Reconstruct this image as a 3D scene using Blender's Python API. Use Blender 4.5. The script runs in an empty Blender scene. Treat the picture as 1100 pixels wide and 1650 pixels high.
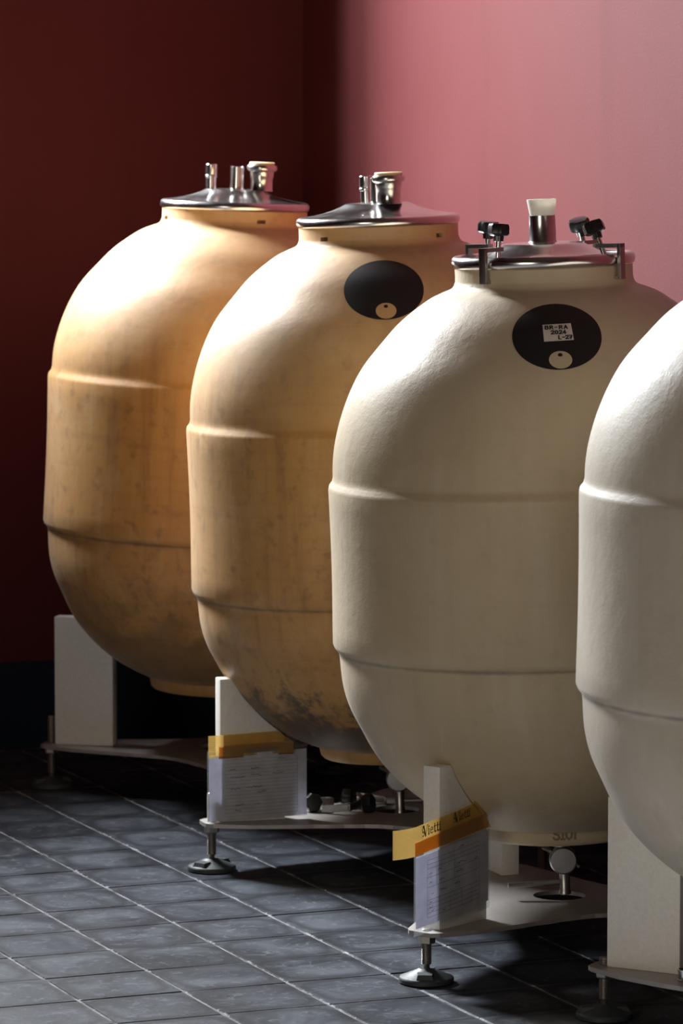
import bpy, bmesh, math, random
from mathutils import Matrix, Vector
random.seed(7)
sc = bpy.context.scene
COL = sc.collection
PI = math.pi
TH = math.radians(22.36)            # yaw of the camera against the room axes

def C2R(xc, yc):
    """camera-aligned plan coordinates -> room coordinates (origin = far corner of the room)"""
    vx, vy = xc + 0.1214, yc - 13.2
    return (vx * math.cos(TH) + vy * math.sin(TH), -vx * math.sin(TH) + vy * math.cos(TH))

# ------------------------------------------------------------------ camera
cam_d = bpy.data.cameras.new('camera')
cam = bpy.data.objects.new('camera', cam_d)
COL.objects.link(cam)
cx, cy = C2R(0, 0)
cam.location = (cx, cy, 2.0)
cam.rotation_euler = (PI / 2 - math.atan(665 / 6750), 0, -TH)
cam_d.sensor_fit = 'VERTICAL'
cam_d.sensor_height = 36.0
cam_d.sensor_width = 24.0
cam_d.lens = 36.0 * 6750 / 1650
cam_d.clip_end = 100
cam_d.dof.use_dof = True
cam_d.dof.focus_distance = 9.6
cam_d.dof.aperture_fstop = 7.1
sc.camera = cam

# ------------------------------------------------------------------ world and light
w = bpy.data.worlds.new('world')
sc.world = w
w.use_nodes = True
w.node_tree.nodes['Background'].inputs[0].default_value = (0.75, 0.85, 1.0, 1)
w.node_tree.nodes['Background'].inputs[1].default_value = 0.3

def area(name, loc, rot, sx, sy, power, color, spread=180):
    l = bpy.data.lights.new(name, 'AREA')
    l.shape = 'RECTANGLE'; l.size = sx; l.size_y = sy
    l.energy = power; l.color = color; l.spread = math.radians(spread)
    o = bpy.data.objects.new(name, l)
    COL.objects.link(o)
    o.location = loc; o.rotation_euler = rot
    return o
# daylight from the bright sky outside, falling steeply in through the high window of the back wall (left of the picture)
WIN1 = (-2.45, -0.96, 2.345, 4.6)        # x0, x1, z0, z1 of the opening
def aim(frm, to): return (Vector(to) - Vector(frm)).to_track_quat('-Z', 'Y').to_euler()
KEY = (-2.45, 1.35, 3.95)
area('daylight_sky', KEY, aim(KEY, (-0.9, -1.5, 1.1)), 2.2, 1.4, 2050, (0.94, 0.97, 1.0))
# added fill lamp at a made-up left-wall opening, between tanks and camera
FILL_WIN = (-11.0, -7.6, 0.9, 3.2)         # y0, y1, z0, z1
area('side_fill_lamp', (-6.8, (FILL_WIN[0] + FILL_WIN[1]) / 2, (FILL_WIN[2] + FILL_WIN[3]) / 2), (PI / 2, 0, -PI / 2),
     FILL_WIN[1] - FILL_WIN[0], FILL_WIN[3] - FILL_WIN[2], 135, (1.0, 0.89, 0.74))
sc.view_settings.view_transform = 'Standard'
sc.view_settings.look = 'None'
sc.view_settings.gamma = 1.0
sc.view_settings.exposure = 0.0
sc.view_settings.use_curve_mapping = False

# ------------------------------------------------------------------ materials
def new_mat(name):
    m = bpy.data.materials.new(name); m.use_nodes = True
    nt = m.node_tree
    return m, nt, nt.nodes['Principled BSDF']
def N(nt, typ, **kw):
    n = nt.nodes.new(typ)
    for k, v in kw.items():
        if k.startswith('i_'):
            n.inputs[k[2:].replace('_', ' ')].default_value = v
        else:
            setattr(n, k, v)
    return n
def ramp(nt, fac, stops):
    r = nt.nodes.new('ShaderNodeValToRGB')
    while len(r.color_ramp.elements) < len(stops):
        r.color_ramp.elements.new(0.5)
    for e, (p, c) in zip(r.color_ramp.elements, stops):
        e.position = p; e.color = c if len(c) == 4 else (*c, 1)
    nt.links.new(fac, r.inputs[0])
    return r.outputs[0]
def mix(nt, a, b, fac, mode='MIX'):
    m = nt.nodes.new('ShaderNodeMix'); m.data_type = 'RGBA'; m.blend_type = mode
    for v, i in ((a, 6), (b, 7), (fac, 0)):
        if hasattr(v, 'is_output'): nt.links.new(v, m.inputs[i])
        elif i == 0: m.inputs[0].default_value = v
        else: m.inputs[i].default_value = (*v, 1)
    return m.outputs[2]
def math_n(nt, op, a, b=0.0, clamp=False):
    m = nt.nodes.new('ShaderNodeMath'); m.operation = op; m.use_clamp = clamp
    for v, i in ((a, 0), (b, 1)):
        if hasattr(v, 'is_output'): nt.links.new(v, m.inputs[i])
        else: m.inputs[i].default_value = v
    return m.outputs[0]
def simple(name, col, rough=0.5, metal=0.0, bump=0.0, bscale=80, spec=0.5):
    m, nt, b = new_mat(name)
    b.inputs['Base Color'].default_value = (*col, 1)
    b.inputs['Roughness'].default_value = rough
    b.inputs['Metallic'].default_value = metal
    b.inputs['Specular IOR Level'].default_value = spec
    tc = N(nt, 'ShaderNodeTexCoord')
    no = N(nt, 'ShaderNodeTexNoise', i_Scale=bscale, i_Detail=4.0)
    nt.links.new(tc.outputs['Object'], no.inputs['Vector'])
    c = mix(nt, tuple(x * 0.86 for x in col), tuple(min(1, x * 1.1) for x in col), no.outputs['Fac'])
    nt.links.new(c, b.inputs['Base Color'])
    if bump:
        bp = N(nt, 'ShaderNodeBump', i_Strength=bump, i_Distance=0.002)
        nt.links.new(no.outputs['Fac'], bp.inputs['Height'])
        nt.links.new(bp.outputs[0], b.inputs['Normal'])
    return m

def wall_mat(name, col, col2):
    m, nt, b = new_mat(name)
    tc = N(nt, 'ShaderNodeTexCoord')
    n1 = N(nt, 'ShaderNodeTexNoise', i_Scale=1.3, i_Detail=5.0, i_Roughness=0.6)
    n2 = N(nt, 'ShaderNodeTexNoise', i_Scale=120.0, i_Detail=3.0)
    mp = N(nt, 'ShaderNodeMapping'); mp.inputs['Scale'].default_value = (3.0, 3.0, 0.35)
    n3 = N(nt, 'ShaderNodeTexNoise', i_Scale=1.6, i_Detail=4.0)
    nt.links.new(tc.outputs['Object'], n1.inputs['Vector'])
    nt.links.new(tc.outputs['Object'], n2.inputs['Vector'])
    nt.links.new(tc.outputs['Object'], mp.inputs['Vector'])
    nt.links.new(mp.outputs[0], n3.inputs['Vector'])
    c = mix(nt, col, col2, ramp(nt, n1.outputs['Fac'], [(0.35, (0, 0, 0)), (0.7, (1, 1, 1))]))
    c = mix(nt, c, tuple(x * 0.72 for x in col), ramp(nt, n3.outputs['Fac'], [(0.56, (0, 0, 0)), (0.75, (0.5, 0.5, 0.5))]))
    c = mix(nt, c, tuple(min(1, x * 1.25) for x in col2), math_n(nt, 'MULTIPLY', n2.outputs['Fac'], 0.35))
    nt.links.new(c, b.inputs['Base Color'])
    b.inputs['Roughness'].default_value = 0.8
    b.inputs['Specular IOR Level'].default_value = 0.2
    bp = N(nt, 'ShaderNodeBump', i_Strength=0.25, i_Distance=0.0015)
    nt.links.new(n2.outputs['Fac'], bp.inputs['Height'])
    nt.links.new(bp.outputs[0], b.inputs['Normal'])
    return m

def clay_mat(name, col, col2, stain, pale, z_dark, stain_amt, seed, bump=0.25, zr2=0.46, zr1=0.89, lit_dome=0.3, var=0.28):
    """unglazed clay: cloudy tone, vertical run marks, dark mould near the foot"""
    m, nt, b = new_mat(name)
    tc = N(nt, 'ShaderNodeTexCoord')
    off = N(nt, 'ShaderNodeMapping'); off.inputs['Location'].default_value = (seed, seed * 0.7, 0)
    nt.links.new(tc.outputs['Object'], off.inputs['Vector'])
    V = off.outputs[0]
    def noise(scale, detail=5.0, rough=0.55, vec=V):
        n = N(nt, 'ShaderNodeTexNoise', i_Scale=scale, i_Detail=detail, i_Roughness=rough)
        nt.links.new(vec, n.inputs['Vector']); return n.outputs['Fac']
    st = N(nt, 'ShaderNodeMapping'); st.inputs['Scale'].default_value = (9, 9, 0.8)
    nt.links.new(V, st.inputs['Vector'])
    fine = noise(210, 3); mid = noise(26, 5); big = noise(3.2, 5); streak = noise(2.2, 5, 0.6, st.outputs[0])
    c = mix(nt, col, col2, ramp(nt, big, [(0.33, (0, 0, 0)), (0.68, (1, 1, 1))]))
    c = mix(nt, c, pale, ramp(nt, streak, [(0.55, (0, 0, 0)), (0.78, (0.45, 0.45, 0.45))]))
    c = mix(nt, c, stain, ramp(nt, streak, [(0.28, (var, var, var)), (0.48, (0, 0, 0))]))
    c = mix(nt, c, stain, ramp(nt, mid, [(0.28, (var, var, var)), (0.46, (0, 0, 0))]))
    bd = N(nt, 'ShaderNodeMapping'); bd.inputs['Scale'].default_value = (1.2, 1.2, 16)
    nt.links.new(V, bd.inputs['Vector'])
    c = mix(nt, c, stain, ramp(nt, noise(2.0, 6, 0.62, bd.outputs[0]), [(0.3, (var * 0.45,) * 3), (0.5, (0, 0, 0))]))
    c = mix(nt, c, pale, ramp(nt, noise(7.0, 7, 0.68), [(0.54, (0, 0, 0)), (0.74, (var * 0.7,) * 3)]))
    # mould that creeps up from the foot (a stain of the clay itself)
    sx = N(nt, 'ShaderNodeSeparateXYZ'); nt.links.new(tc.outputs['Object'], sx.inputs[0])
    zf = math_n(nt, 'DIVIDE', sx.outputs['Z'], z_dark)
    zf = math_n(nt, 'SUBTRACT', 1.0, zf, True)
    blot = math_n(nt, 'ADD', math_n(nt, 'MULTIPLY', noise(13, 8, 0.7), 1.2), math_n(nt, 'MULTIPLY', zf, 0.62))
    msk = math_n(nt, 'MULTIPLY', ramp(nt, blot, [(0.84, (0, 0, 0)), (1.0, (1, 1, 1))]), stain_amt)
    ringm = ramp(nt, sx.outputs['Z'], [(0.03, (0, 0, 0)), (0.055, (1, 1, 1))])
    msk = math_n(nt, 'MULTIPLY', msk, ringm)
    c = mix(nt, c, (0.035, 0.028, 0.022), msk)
    # upper dome paler than the belly: its lit look painted into the clay
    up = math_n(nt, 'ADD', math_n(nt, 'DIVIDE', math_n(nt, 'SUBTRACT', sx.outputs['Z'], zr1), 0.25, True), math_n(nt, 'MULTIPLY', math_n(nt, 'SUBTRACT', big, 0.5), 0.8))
    c = mix(nt, c, pale, ramp(nt, up, [(0.1, (0, 0, 0)), (0.9, (lit_dome, lit_dome, lit_dome))]))
    # crease under the lower ridge: dirt plus the step's shadow line painted in
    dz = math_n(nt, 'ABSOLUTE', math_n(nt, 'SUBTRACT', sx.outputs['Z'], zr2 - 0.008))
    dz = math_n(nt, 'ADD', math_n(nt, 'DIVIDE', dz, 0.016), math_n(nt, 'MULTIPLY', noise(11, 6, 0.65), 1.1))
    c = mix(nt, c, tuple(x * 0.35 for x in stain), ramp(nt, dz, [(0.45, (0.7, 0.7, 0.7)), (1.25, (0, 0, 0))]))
    c = mix(nt, c, (1.12, 1.1, 1.08), math_n(nt, 'MULTIPLY', fine, 0.35), 'MULTIPLY')
    nt.links.new(c, b.inputs['Base Color'])
    b.inputs['Roughness'].default_value = 0.5
    b.inputs['Specular IOR Level'].default_value = 0.55
    b.inputs['Sheen Weight'].default_value = 0.1
    b.inputs['Sheen Roughness'].default_value = 0.5
    hgt = math_n(nt, 'ADD', math_n(nt, 'MULTIPLY', fine, 0.35), math_n(nt, 'MULTIPLY', noise(42, 4), 0.8))
    hgt = math_n(nt, 'ADD', hgt, math_n(nt, 'MULTIPLY', noise(9, 4), 1.6))
    bp = N(nt, 'ShaderNodeBump', i_Strength=bump, i_Distance=0.003)
    nt.links.new(hgt, bp.inputs['Height']); nt.links.new(bp.outputs[0], b.inputs['Normal'])
    return m

def steel(name, col=(0.62, 0.61, 0.6), rough=0.16):
    m, nt, b = new_mat(name)
    b.inputs['Metallic'].default_value = 1.0
    tc = N(nt, 'ShaderNodeTexCoord')
    no = N(nt, 'ShaderNodeTexNoise', i_Scale=24.0, i_Detail=6.0)
    nt.links.new(tc.outputs['Object'], no.inputs['Vector'])
    nt.links.new(mix(nt, tuple(x * 0.8 for x in col), col, no.outputs['Fac']), b.inputs['Base Color'])
    r = math_n(nt, 'MULTIPLY_ADD', no.outputs['Fac'], rough * 0.9)
    r.node.inputs[2].default_value = rough * 0.6
    nt.links.new(r, b.inputs['Roughness'])
    return m

def tile_mat():
    m, nt, b = new_mat('slate_tile')
    tc = N(nt, 'ShaderNodeTexCoord'); oi = N(nt, 'ShaderNodeObjectInfo')
    geo = N(nt, 'ShaderNodeNewGeometry')
    # world-position clouds so that no two tiles look alike
    n1 = N(nt, 'ShaderNodeTexNoise', i_Scale=5.0, i_Detail=7.0, i_Roughness=0.62, i_Distortion=0.8)
    n2 = N(nt, 'ShaderNodeTexNoise', i_Scale=26.0, i_Detail=6.0, i_Roughness=0.65, i_Distortion=1.5)
    n3 = N(nt, 'ShaderNodeTexNoise', i_Scale=240.0, i_Detail=3.0)
    for n in (n1, n2, n3): nt.links.new(geo.outputs['Position'], n.inputs['Vector'])
    base = mix(nt, (0.020, 0.024, 0.031), (0.050, 0.058, 0.072), oi.outputs['Random'])
    c = mix(nt, base, (0.105, 0.119, 0.142), ramp(nt, n1.outputs['Fac'], [(0.40, (0, 0, 0)), (0.66, (0.85, 0.85, 0.85))]))
    c = mix(nt, c, (0.23, 0.25, 0.285), ramp(nt, n2.outputs['Fac'], [(0.54, (0, 0, 0)), (0.76, (0.65, 0.65, 0.65))]))
    # worn rim: a darker halo just inside the edge, chalky bloom at the long joints and corners
    sx = N(nt, 'ShaderNodeSeparateXYZ'); nt.links.new(tc.outputs['Object'], sx.inputs[0])
    ax = math_n(nt, 'DIVIDE', math_n(nt, 'ABSOLUTE', sx.outputs['X']), 0.125)
    ay = math_n(nt, 'DIVIDE', math_n(nt, 'ABSOLUTE', sx.outputs['Y']), 0.125)
    wob = math_n(nt, 'MULTIPLY', math_n(nt, 'SUBTRACT', n1.outputs['Fac'], 0.5), 0.5)
    sup = math_n(nt, 'POWER', math_n(nt, 'ADD', math_n(nt, 'POWER', ax, 4.0), math_n(nt, 'POWER', ay, 4.0)), 0.25)
    sup = math_n(nt, 'ADD', sup, wob)
    halo = ramp(nt, sup, [(0.68, (0, 0, 0)), (0.88, (0.75, 0.75, 0.75)), (1.0, (0.35, 0.35, 0.35))])
    c = mix(nt, c, (0.014, 0.016, 0.02), halo)
    cor = math_n(nt, 'POWER', math_n(nt, 'MULTIPLY', ax, ay), 5.0)
    nz = math_n(nt, 'MULTIPLY', math_n(nt, 'SUBTRACT', n2.outputs['Fac'], 0.5), 1.6)
    bl = math_n(nt, 'ADD', math_n(nt, 'ADD', math_n(nt, 'POWER', ax, 20.0), math_n(nt, 'MULTIPLY', cor, 0.45)), nz)
    c = mix(nt, c, (0.52, 0.54, 0.57), ramp(nt, bl, [(0.60, (0, 0, 0)), (1.1, (0.8, 0.8, 0.8))]))
    nt.links.new(c, b.inputs['Base Color'])
    rr = mix(nt, (0.38, 0.38, 0.38), (0.62, 0.62, 0.62), n1.outputs['Fac'])
    nt.links.new(rr, b.inputs['Roughness'])
    b.inputs['Specular IOR Level'].default_value = 0.10
    h = math_n(nt, 'ADD', math_n(nt, 'MULTIPLY', n3.outputs['Fac'], 0.2), n2.outputs['Fac'])
    bp = N(nt, 'ShaderNodeBump', i_Strength=0.4, i_Distance=0.002)
    nt.links.new(h, bp.inputs['Height']); nt.links.new(bp.outputs[0], b.inputs['Normal'])
    return m

def translucent(name, col, trans, amt):
    m, nt, b = new_mat(name)
    out = nt.nodes['Material Output']
    tc = N(nt, 'ShaderNodeTexCoord')
    no = N(nt, 'ShaderNodeTexNoise', i_Scale=60.0, i_Detail=5.0)
    nt.links.new(tc.outputs['Object'], no.inputs['Vector'])
    nt.links.new(mix(nt, tuple(x * 0.9 for x in col), col, no.outputs['Fac']), b.inputs['Base Color'])
    b.inputs['Roughness'].default_value = 0.7
    t = N(nt, 'ShaderNodeBsdfTranslucent'); t.inputs[0].default_value = (*trans, 1)
    mx = N(nt, 'ShaderNodeMixShader'); mx.inputs[0].default_value = amt
    nt.links.new(b.outputs[0], mx.inputs[1]); nt.links.new(t.outputs[0], mx.inputs[2])
    nt.links.new(mx.outputs[0], out.inputs[0])
    return m

def film(name, tint, body, trans_amt, rough=0.15):
    """thin clear or tinted film: partly see-through, partly translucent, glossy"""
    m, nt, b = new_mat(name)
    out = nt.nodes['Material Output']
    tc = N(nt, 'ShaderNodeTexCoord')
    no = N(nt, 'ShaderNodeTexNoise', i_Scale=35.0, i_Detail=5.0)
    nt.links.new(tc.outputs['Object'], no.inputs['Vector'])
    b.inputs['Base Color'].default_value = (*body, 1)
    b.inputs['Roughness'].default_value = rough
    tp = N(nt, 'ShaderNodeBsdfTransparent')
    nt.links.new(mix(nt, tuple(x * 0.8 for x in tint), tint, no.outputs['Fac']), tp.inputs[0])
    tl = N(nt, 'ShaderNodeBsdfTranslucent'); tl.inputs[0].default_value = (*body, 1)
    m1 = N(nt, 'ShaderNodeMixShader'); m1.inputs[0].default_value = 0.5
    nt.links.new(b.outputs[0], m1.inputs[1]); nt.links.new(tl.outputs[0], m1.inputs[2])
    m2 = N(nt, 'ShaderNodeMixShader'); m2.inputs[0].default_value = trans_amt
    nt.links.new(m1.outputs[0], m2.inputs[1]); nt.links.new(tp.outputs[0], m2.inputs[2])
    nt.links.new(m2.outputs[0], out.inputs[0])
    return m

M = {}
M['wall'] = wall_mat('red_wall_paint', (0.102, 0.0182, 0.0195), (0.114, 0.024, 0.0265))
M['plinth'] = simple('black_plinth_paint', (0.016, 0.026, 0.042), 0.4, 0, 0.2, 60)
M['ceiling'] = simple('dark_timber_ceiling', (0.09, 0.06, 0.045), 0.9)
M['frame'] = simple('window_frame_paint', (0.3, 0.3, 0.3), 0.6)
def grout_mat():
    m, nt, b = new_mat('pale_grout')
    tc = N(nt, 'ShaderNodeTexCoord')
    no = N(nt, 'ShaderNodeTexNoise', i_Scale=11.0, i_Detail=6.0, i_Roughness=0.7)
    nt.links.new(tc.outputs['Object'], no.inputs['Vector'])
    nt.links.new(ramp(nt, no.outputs['Fac'], [(0.34, (0.07, 0.07, 0.075)), (0.52, (0.24, 0.24, 0.25)), (0.7, (0.42, 0.42, 0.43))]), b.inputs['Base Color'])
    b.inputs['Roughness'].default_value = 0.9
    b.inputs['Specular IOR Level'].default_value = 0.2
    return m
M['grout'] = grout_mat()
M['tile'] = tile_mat()
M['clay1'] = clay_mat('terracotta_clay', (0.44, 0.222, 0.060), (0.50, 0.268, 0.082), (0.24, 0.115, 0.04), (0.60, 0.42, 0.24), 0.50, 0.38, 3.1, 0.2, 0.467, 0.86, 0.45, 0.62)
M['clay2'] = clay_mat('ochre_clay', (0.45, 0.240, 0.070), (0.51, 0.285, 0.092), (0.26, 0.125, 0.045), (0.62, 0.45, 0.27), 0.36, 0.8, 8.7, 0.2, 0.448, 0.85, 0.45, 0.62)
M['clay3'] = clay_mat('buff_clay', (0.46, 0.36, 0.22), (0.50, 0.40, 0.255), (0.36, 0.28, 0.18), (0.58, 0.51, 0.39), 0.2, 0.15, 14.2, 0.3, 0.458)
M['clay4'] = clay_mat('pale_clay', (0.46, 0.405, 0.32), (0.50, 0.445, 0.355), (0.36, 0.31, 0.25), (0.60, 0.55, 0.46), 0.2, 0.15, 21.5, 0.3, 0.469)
M['steel'] = steel('polished_steel', (0.78, 0.77, 0.76), 0.2)
M['lid'] = steel('lid_steel', (0.74, 0.73, 0.72), 0.2)
M['steel_d'] = steel('brushed_steel', (0.45, 0.43, 0.41), 0.34)
M['zinc'] = simple('zinc_plated_steel', (0.40, 0.38, 0.36), 0.38, 0.9, 0.1, 120)
M['plate'] = simple('grey_plate_steel', (0.44, 0.415, 0.39), 0.5, 0.55, 0.15, 90)
M['poly'] = simple('white_polyethylene', (0.82, 0.79, 0.72), 0.45, 0, 0.1, 120)
M['rubber'] = simple('grey_rubber', (0.045, 0.056, 0.062), 0.5, 0, 0.2, 100)
M['black'] = simple('black_plastic', (0.012, 0.012, 0.013), 0.28, 0, 0.05, 100)
M['ink'] = simple('black_print', (0.010, 0.010, 0.011), 0.6)
M['pen'] = simple('pen_ink', (0.03, 0.03, 0.045), 0.8)
M['grid'] = simple('printed_rules', (0.22, 0.21, 0.24), 0.8)
M['sticker'] = simple('sticker_paper', (0.62, 0.56, 0.50), 0.8)
M['paper'] = translucent('paper', (0.84, 0.80, 0.80), (0.80, 0.81, 0.95), 0.33)
M['sleeve'] = film('clear_sleeve', (0.99, 1.0, 1.0), (0.8, 0.85, 0.9), 0.93, 0.12)
M['tape'] = film('amber_tape', (1.0, 0.87, 0.56), (0.86, 0.64, 0.28), 0.74, 0.14)
M['tape2'] = film('brown_tape', (0.82, 0.50, 0.16), (0.52, 0.27, 0.06), 0.62, 0.16)
M['pressed'] = simple('pressed_clay', (0.22, 0.16, 0.095), 0.8)
M['cork'] = simple('cream_cap', (0.80, 0.62, 0.36), 0.6)
M['bung'] = translucent('silicone_bung', (0.82, 0.80, 0.74), (0.85, 0.80, 0.70), 0.4)

# ------------------------------------------------------------------ mesh helpers
class MB:
    def __init__(s): s.v = []; s.f = []
    def add(s, vs, fs, mat=None):
        o = len(s.v)
        s.v += [tuple(mat @ Vector(p)) if mat else tuple(p) for p in vs]
        s.f += [tuple(i + o for i in f) for f in fs]
        return s
    def box(s, c, d, mat=None):
        x, y, z = c; a, b, e = d[0] / 2, d[1] / 2, d[2] / 2
        vs = [(x + i * a, y + j * b, z + k * e) for k in (-1, 1) for j in (-1, 1) for i in (-1, 1)]
        return s.add(vs, [(0, 2, 3, 1), (4, 5, 7, 6), (0, 1, 5, 4), (2, 6, 7, 3), (0, 4, 6, 2), (1, 3, 7, 5)], mat)
    def lathe(s, prof, n=48, mat=None, cap0=True, cap1=True):
        vs = []
        for r, z in prof:
            vs += [(r * math.cos(2 * PI * k / n), r * math.sin(2 * PI * k / n), z) for k in range(n)]
        fs = []
        for i in range(len(prof) - 1):
            for k in range(n):
                k2 = (k + 1) % n
                fs.append((i * n + k, i * n + k2, (i + 1) * n + k2, (i + 1) * n + k))
        if cap0: fs.append(tuple(range(n - 1, -1, -1)))
        if cap1: fs.append(tuple((len(prof) - 1) * n + k for k in range(n)))
        return s.add(vs, fs, mat)
    def tube(s, p, q, r, n=16, r2=None):
        p, q = Vector(p), Vector(q); d = q - p
        m = Matrix.Translation(p) @ d.to_track_quat('Z', 'Y').to_matrix().to_4x4()
        return s.lathe([(r, 0), (r if r2 is None else r2, d.length)], n, m)
    def prism(s, outline, z0, z1, mat=None):
        n = len(outline)
        vs = [(x, y, z0) for x, y in outline] + [(x, y, z1) for x, y in outline]
        fs = [tuple(range(n - 1, -1, -1)), tuple(range(n, 2 * n))]
        fs += [(i, (i + 1) % n, n + (i + 1) % n, n + i) for i in range(n)]
        return s.add(vs, fs, mat)
    def build(s, name, mat, parent=None, smooth=False, bevel=0.0, angle=40):
        me = bpy.data.meshes.new(name)
        me.from_pydata(s.v, [], s.f)
        bm = bmesh.new(); bm.from_mesh(me)
        bmesh.ops.recalc_face_normals(bm, faces=bm.faces)
        if bevel:
            ed = [e for e in bm.edges if len(e.link_faces) == 2 and e.calc_face_angle(0) > math.radians(35)]
            bmesh.ops.bevel(bm, geom=ed, offset=bevel, segments=2, profile=0.6, affect='EDGES', clamp_overlap=True)
        for f in bm.faces: f.smooth = smooth or bool(bevel)
        bm.to_mesh(me); bm.free()
        if smooth or bevel:
            me.set_sharp_from_angle(angle=math.radians(angle))
        me.materials.append(mat)
        o = bpy.data.objects.new(name, me)
        COL.objects.link(o)
        o.parent = parent
        return o
def empty(name, loc, rot=None):
    o = bpy.data.objects.new(name, None); COL.objects.link(o)
    o.empty_display_size = 0.1
    o.location = loc
    if rot is not None: o.rotation_euler = rot
    return o
def tag(o, label=None, cat=None, group=None, kind=None):
    for k, v in (('label', label), ('category', cat), ('group', group), ('kind', kind)):
        if v: o[k] = v
    return o
def polar(r, deg): return (r * math.cos(math.radians(deg)), r * math.sin(math.radians(deg)))

# simple stroke lettering: letters on a 4 x 6 grid
GL = {
 'B': [[(0,0),(0,6),(2.6,6),(3.4,5.3),(3.4,4),(2.4,3.2),(0,3.2)], [(2.4,3.2),(3.8,2.4),(3.8,0.8),(2.8,0),(0,0)]],
 'R': [[(0,0),(0,6),(2.8,6),(3.6,5),(3.4,3.8),(2.4,3),(0,3)], [(1.6,3),(4,0)]],
 'A': [[(0,0),(2.4,6),(4.2,0)], [(0.8,1.8),(3.8,1.9)]],
 '-': [[(0.6,3),(3.2,3.2)]],
 '2': [[(0.2,4.8),(1,6),(2.8,6),(3.5,4.8),(3,3.4),(0,0),(4,0.2)]],
 '0': [[(2,6),(0.6,5),(0.2,3),(0.6,1),(2,0),(3.2,1),(3.6,3),(3.2,5),(2,6)]],
 '4': [[(2.6,0),(2.8,6),(0,2),(4,2.2)]],
 'L': [[(0.6,6),(0.5,0.2),(3.4,0)]],
 '7': [[(0.2,6),(3.8,5.8),(1.8,0)], [(1,2.8),(3.4,3)]],
 'S': [[(3.6,5),(2.6,6),(1,6),(0.3,4.8),(1,3.5),(3,2.7),(3.7,1.3),(2.8,0),(1,0),(0.2,1)]],
 'I': [[(2,0),(2,6)], [(1,6),(3,6)], [(1,0),(3,0)]],
 'O': [[(2,6),(0.6,5),(0.2,3),(0.6,1),(2,0),(3.4,1),(3.8,3),(3.4,5),(2,6)]],
 'T': [[(0,6),(4,6)], [(2,6),(2,0)]],
}
SERIF = {   # heavier roman letters: (points, stroke width)
 'V': ([([(0.2,6.6),(2.4,0)], 1.15), ([(2.4,0),(4.6,6.4)], 0.5), ([(-0.7,6.6),(1.2,6.6)], 0.4), ([(3.8,6.5),(5.6,6.7)], 0.4),
        ([(-0.4,6.0),(-1.4,4.6),(-0.8,3.0),(0.4,2.6),(0.9,1.4),(0.2,0.2),(-1.0,0.4)], 0.55), ([(-1.0,2.6),(0.6,3.4)], 0.5)], 5.2),
 'i': ([([(0.7,0),(0.7,4)], 0.85), ([(0,0.15),(1.5,0.15)], 0.35), ([(0,3.9),(0.7,3.9)], 0.35), ([(0.4,5.4),(1.1,5.4)], 0.8)], 2.1),
 'e': ([([(0.4,2.2),(3.1,2.4),(2.8,3.6),(1.8,4.1),(0.8,3.5),(0.4,2.2),(0.6,0.8),(1.7,0),(3.1,0.7)], 0.55), ([(0.5,3.0),(0.5,1.0)], 0.5)], 3.9),
 't': ([([(1.0,5.6),(1.0,0.7),(1.5,0.1),(2.3,0.4)], 0.85), ([(0,4.0),(2.4,4.0)], 0.45)], 2.8),
}
def ribbon(pts, wd):
    out = []
    for (x0, y0), (x1, y1) in zip(pts, pts[1:]):
        d = math.hypot(x1 - x0, y1 - y0) or 1e-6
        ux, uy = (x1 - x0) / d * wd / 2, (y1 - y0) / d * wd / 2
        out.append([(x0 - ux - (-uy) , y0 - uy - ux), (x1 + ux - (-uy), y1 + uy - ux), (x1 + ux + (-uy), y1 + uy + ux), (x0 - ux + (-uy), y0 - uy + ux)])
    return out
def text_quads(t, x, y, size, wd=0.85, adv=5.2):
    """quads (in plane coordinates) of a stroke text; size = cap height"""
    k = size / 6; q = []
    for ch in t:
        for st in GL.get(ch, []):
            for r in ribbon(st, wd): q.append([(x + a * k, y + b * k) for a, b in r])
        x += adv * k
    return q
def serif_quads(t, x, y, size):
    k = size / 6.6; q = []
    for ch in t:
        strokes, adv = SERIF[ch]
        for pts, wd in strokes:
            for r in ribbon(pts, wd): q.append([(x + a * k, y + b * k) for a, b in r])
        x += adv * k
    return q

# ------------------------------------------------------------------ the room
RX0, RY0, RH, WT = -6.5, -15.0, 6.0, 0.4     # room reaches from (RX0, RY0) to (0, 0)
floor = tag(MB().box(((RX0) / 2, RY0 / 2, -0.0522), (-RX0 + 2 * WT, -RY0 + 2 * WT, 0.1)).build('floor', M['grout']), kind='structure')
def wall_with_hole(name, x0, x1, hx0, hx1, hz0, hz1, y0, y1, mat, swap=False):
    mb = MB()
    for (a, b, z0, z1) in ((x0, hx0, 0, RH), (hx1, x1, 0, RH), (hx0, hx1, 0, hz0), (hx0, hx1, hz1, RH)):
        c = ((a + b) / 2, (y0 + y1) / 2, (z0 + z1) / 2); d = (b - a, y1 - y0, z1 - z0)
        if swap: c = (c[1], c[0], c[2]); d = (d[1], d[0], d[2])
        mb.box(c, d)
    return tag(mb.build(name, mat), kind='structure')
wall_with_hole('wall_back', RX0 - WT, 0, WIN1[0], WIN1[1], WIN1[2], WIN1[3], 0, WT, M['wall'])
wall_with_hole('wall_left', RY0, 0, FILL_WIN[0], FILL_WIN[1], FILL_WIN[2], FILL_WIN[3], RX0 - WT, RX0, M['wall'], True)  # opening made up to let the fill lamp in
tag(MB().box((WT / 2, (RY0 + WT) / 2, RH / 2), (WT, -RY0 + WT, RH)).build('wall_right', M['wall']), kind='structure')
tag(MB().box((RX0 / 2, RY0 - WT / 2, RH / 2), (-RX0 + 2 * WT, WT, RH)).build('wall_front', M['wall']), kind='structure')
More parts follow.
